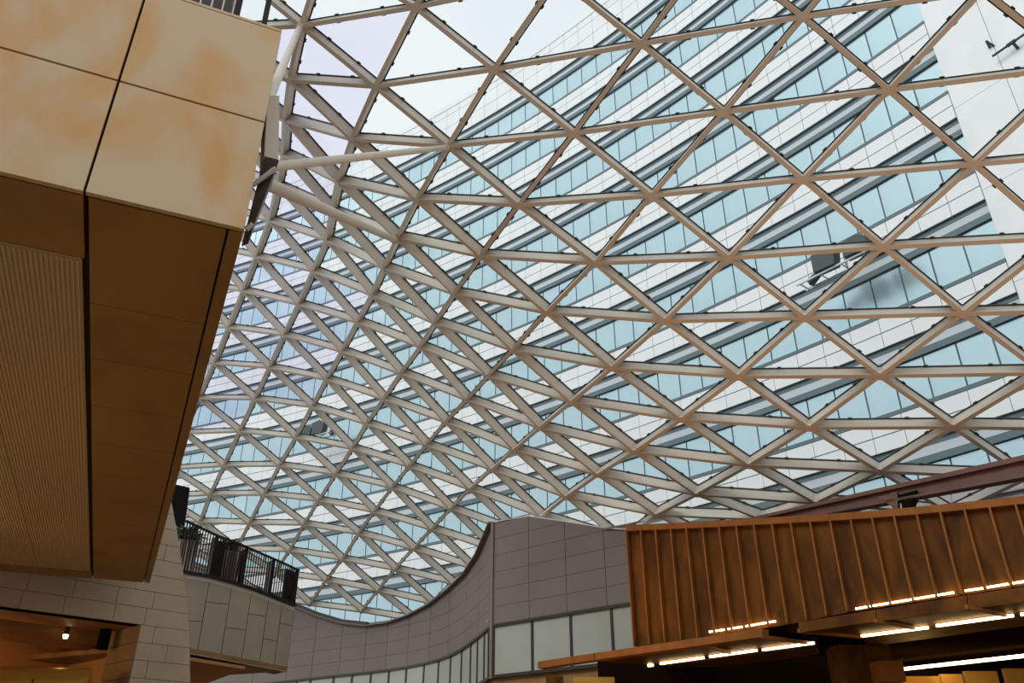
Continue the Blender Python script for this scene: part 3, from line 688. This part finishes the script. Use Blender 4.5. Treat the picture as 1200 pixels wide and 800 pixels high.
for a, b in (((774, 778.5), (825, 771.5)), ((832, 770.5), (887, 763)), ((894, 762.5), (954, 754.5)), ((1010, 746.5), (1088, 736.5)), ((1098, 734.5), (1188, 722.5)), ((1197, 721.5), (1240, 715.5))):
    led(can, sp3(*a, -.06), sp3(*b, -.06), .04)
led(can, sp3(760, 781, -.06), sp3(765, 780.3, -.06), .05)
led(can, sp3(914, 799.5, -.05), sp3(975, 793.5, -.05), .05); led(can, sp3(1048, 786.5, -.05), sp3(1215, 768.5, -.05), .06)
# deeper ceiling and inner walls of the kiosk
zz = ZS - .9
def kwall(name, u0, u1, vt, yy, mt, dpt=.1):
    a = at(u0, vt, y=yy); b = at(u1, vt, y=yy); z0 = 0.0
    return obj(name, MB().prism([V((a.x, yy, z0)), V((b.x, yy, z0)), V((b.x, yy, b.z)), V((a.x, yy, a.z))], (0, dpt, 0)), M[mt], can)
kwall('column', 980, 1042, 755, 16.2, 'rust', .6)
kwall('inner_wall', 640, 660, 792, 19.4, 'rust'); kwall('inner_wall', 672, 720, 793, 18.9, 'gold')
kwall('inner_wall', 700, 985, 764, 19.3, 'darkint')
kwall('lit_panel', 1056, 1100, 792, 19.0, 'gold'); kwall('lit_panel', 1102, 1127, 789.5, 19.0, 'gold'); kwall('lit_panel', 1130, 1168, 786, 19.0, 'gold'); kwall('lit_panel', 1176, 1230, 783, 19.0, 'gold')
p = at(1038, 786, y=15.9); obj('column_cap', MB().box((p.x - .2, 15.7, p.z - .2), (p.x + .25, 16.1, p.z + .15)), M['rustlite'], can)
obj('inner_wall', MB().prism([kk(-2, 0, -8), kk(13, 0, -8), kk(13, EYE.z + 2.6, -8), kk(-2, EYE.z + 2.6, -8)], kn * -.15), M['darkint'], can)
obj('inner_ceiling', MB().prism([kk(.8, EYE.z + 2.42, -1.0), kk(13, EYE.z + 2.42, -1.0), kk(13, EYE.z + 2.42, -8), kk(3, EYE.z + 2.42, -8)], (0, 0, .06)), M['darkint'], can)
lamp('kiosk_lamp', at(1090, 820, y=18.0), 35, (1.0, .58, .2), .2)

# ================================================================== steel beam above the fascia
def kq(u, v): return kp(u, v, -.55)
sb = empty('steel_beam', kq(1047, 590), 'long red-brown steel beam propped above the rusted fascia', 'beam')
a0, a1 = kq(880, 607), kq(1290, 514); off = kn * -.22
obj('top_flange', MB().prism([kq(880, 606), kq(1290, 512), kq(1290, 519), kq(880, 609.5)], off), M['redsteel'], sb)
obj('web', MB().prism([kq(880, 609.5) - kn * .09, kq(1290, 519) - kn * .09, kq(1290, 540) - kn * .09, kq(880, 617) - kn * .09], kn * -.04), M['redsteel'], sb)
obj('bottom_flange', MB().prism([kq(880, 616), kq(1290, 538), kq(1290, 542), kq(880, 618)], off), M['redsteel'], sb)
obj('post', MB().prism([kq(1044, 577), kq(1051, 576), kq(1053, 602), kq(1046, 602)], kn * -.12), M['redsteel'], sb)
obj('gusset', MB().prism([kq(1030, 582), kq(1044, 578), kq(1046, 594)], kn * -.04), M['redsteel'], sb)
obj('bearing', MB().prism([kq(1052, 580), kq(1074, 574), kq(1068, 588), kq(1064, 600), kq(1058, 600), kq(1056, 590)], kn * -.25), M['black'], sb)
# roof edge gutter beyond the beam
gt = empty('trim_1', at(1100, 590, y=18.3), 'grey panelled gutter edge of the glass roof', kind='structure')
gu = [960, 1020, 1070, 1115, 1160, 1200, 1250, 1300]
for a, b in zip(gu, gu[1:]):
    ya, yb = 19.6 - (a - 960) * .008, 19.6 - (b - 960) * .008
    f = lambda u: interp(u, [960, 1300], [607, 539])
    obj('gutter_panel', MB().prism([at(a + .4, f(a), y=ya), at(b - .4, f(b), y=yb), at(b - .4, f(b) + 40, y=yb), at(a + .4, f(a) + 40, y=ya)], (0, .15, 0)), M['gutter'], gt)
    obj('gutter_ledge', MB().bar(at(a, f(a) + 14, y=ya - .05), at(b, f(b) + 14, y=yb - .05), .12, .05), M['gutter'], gt)
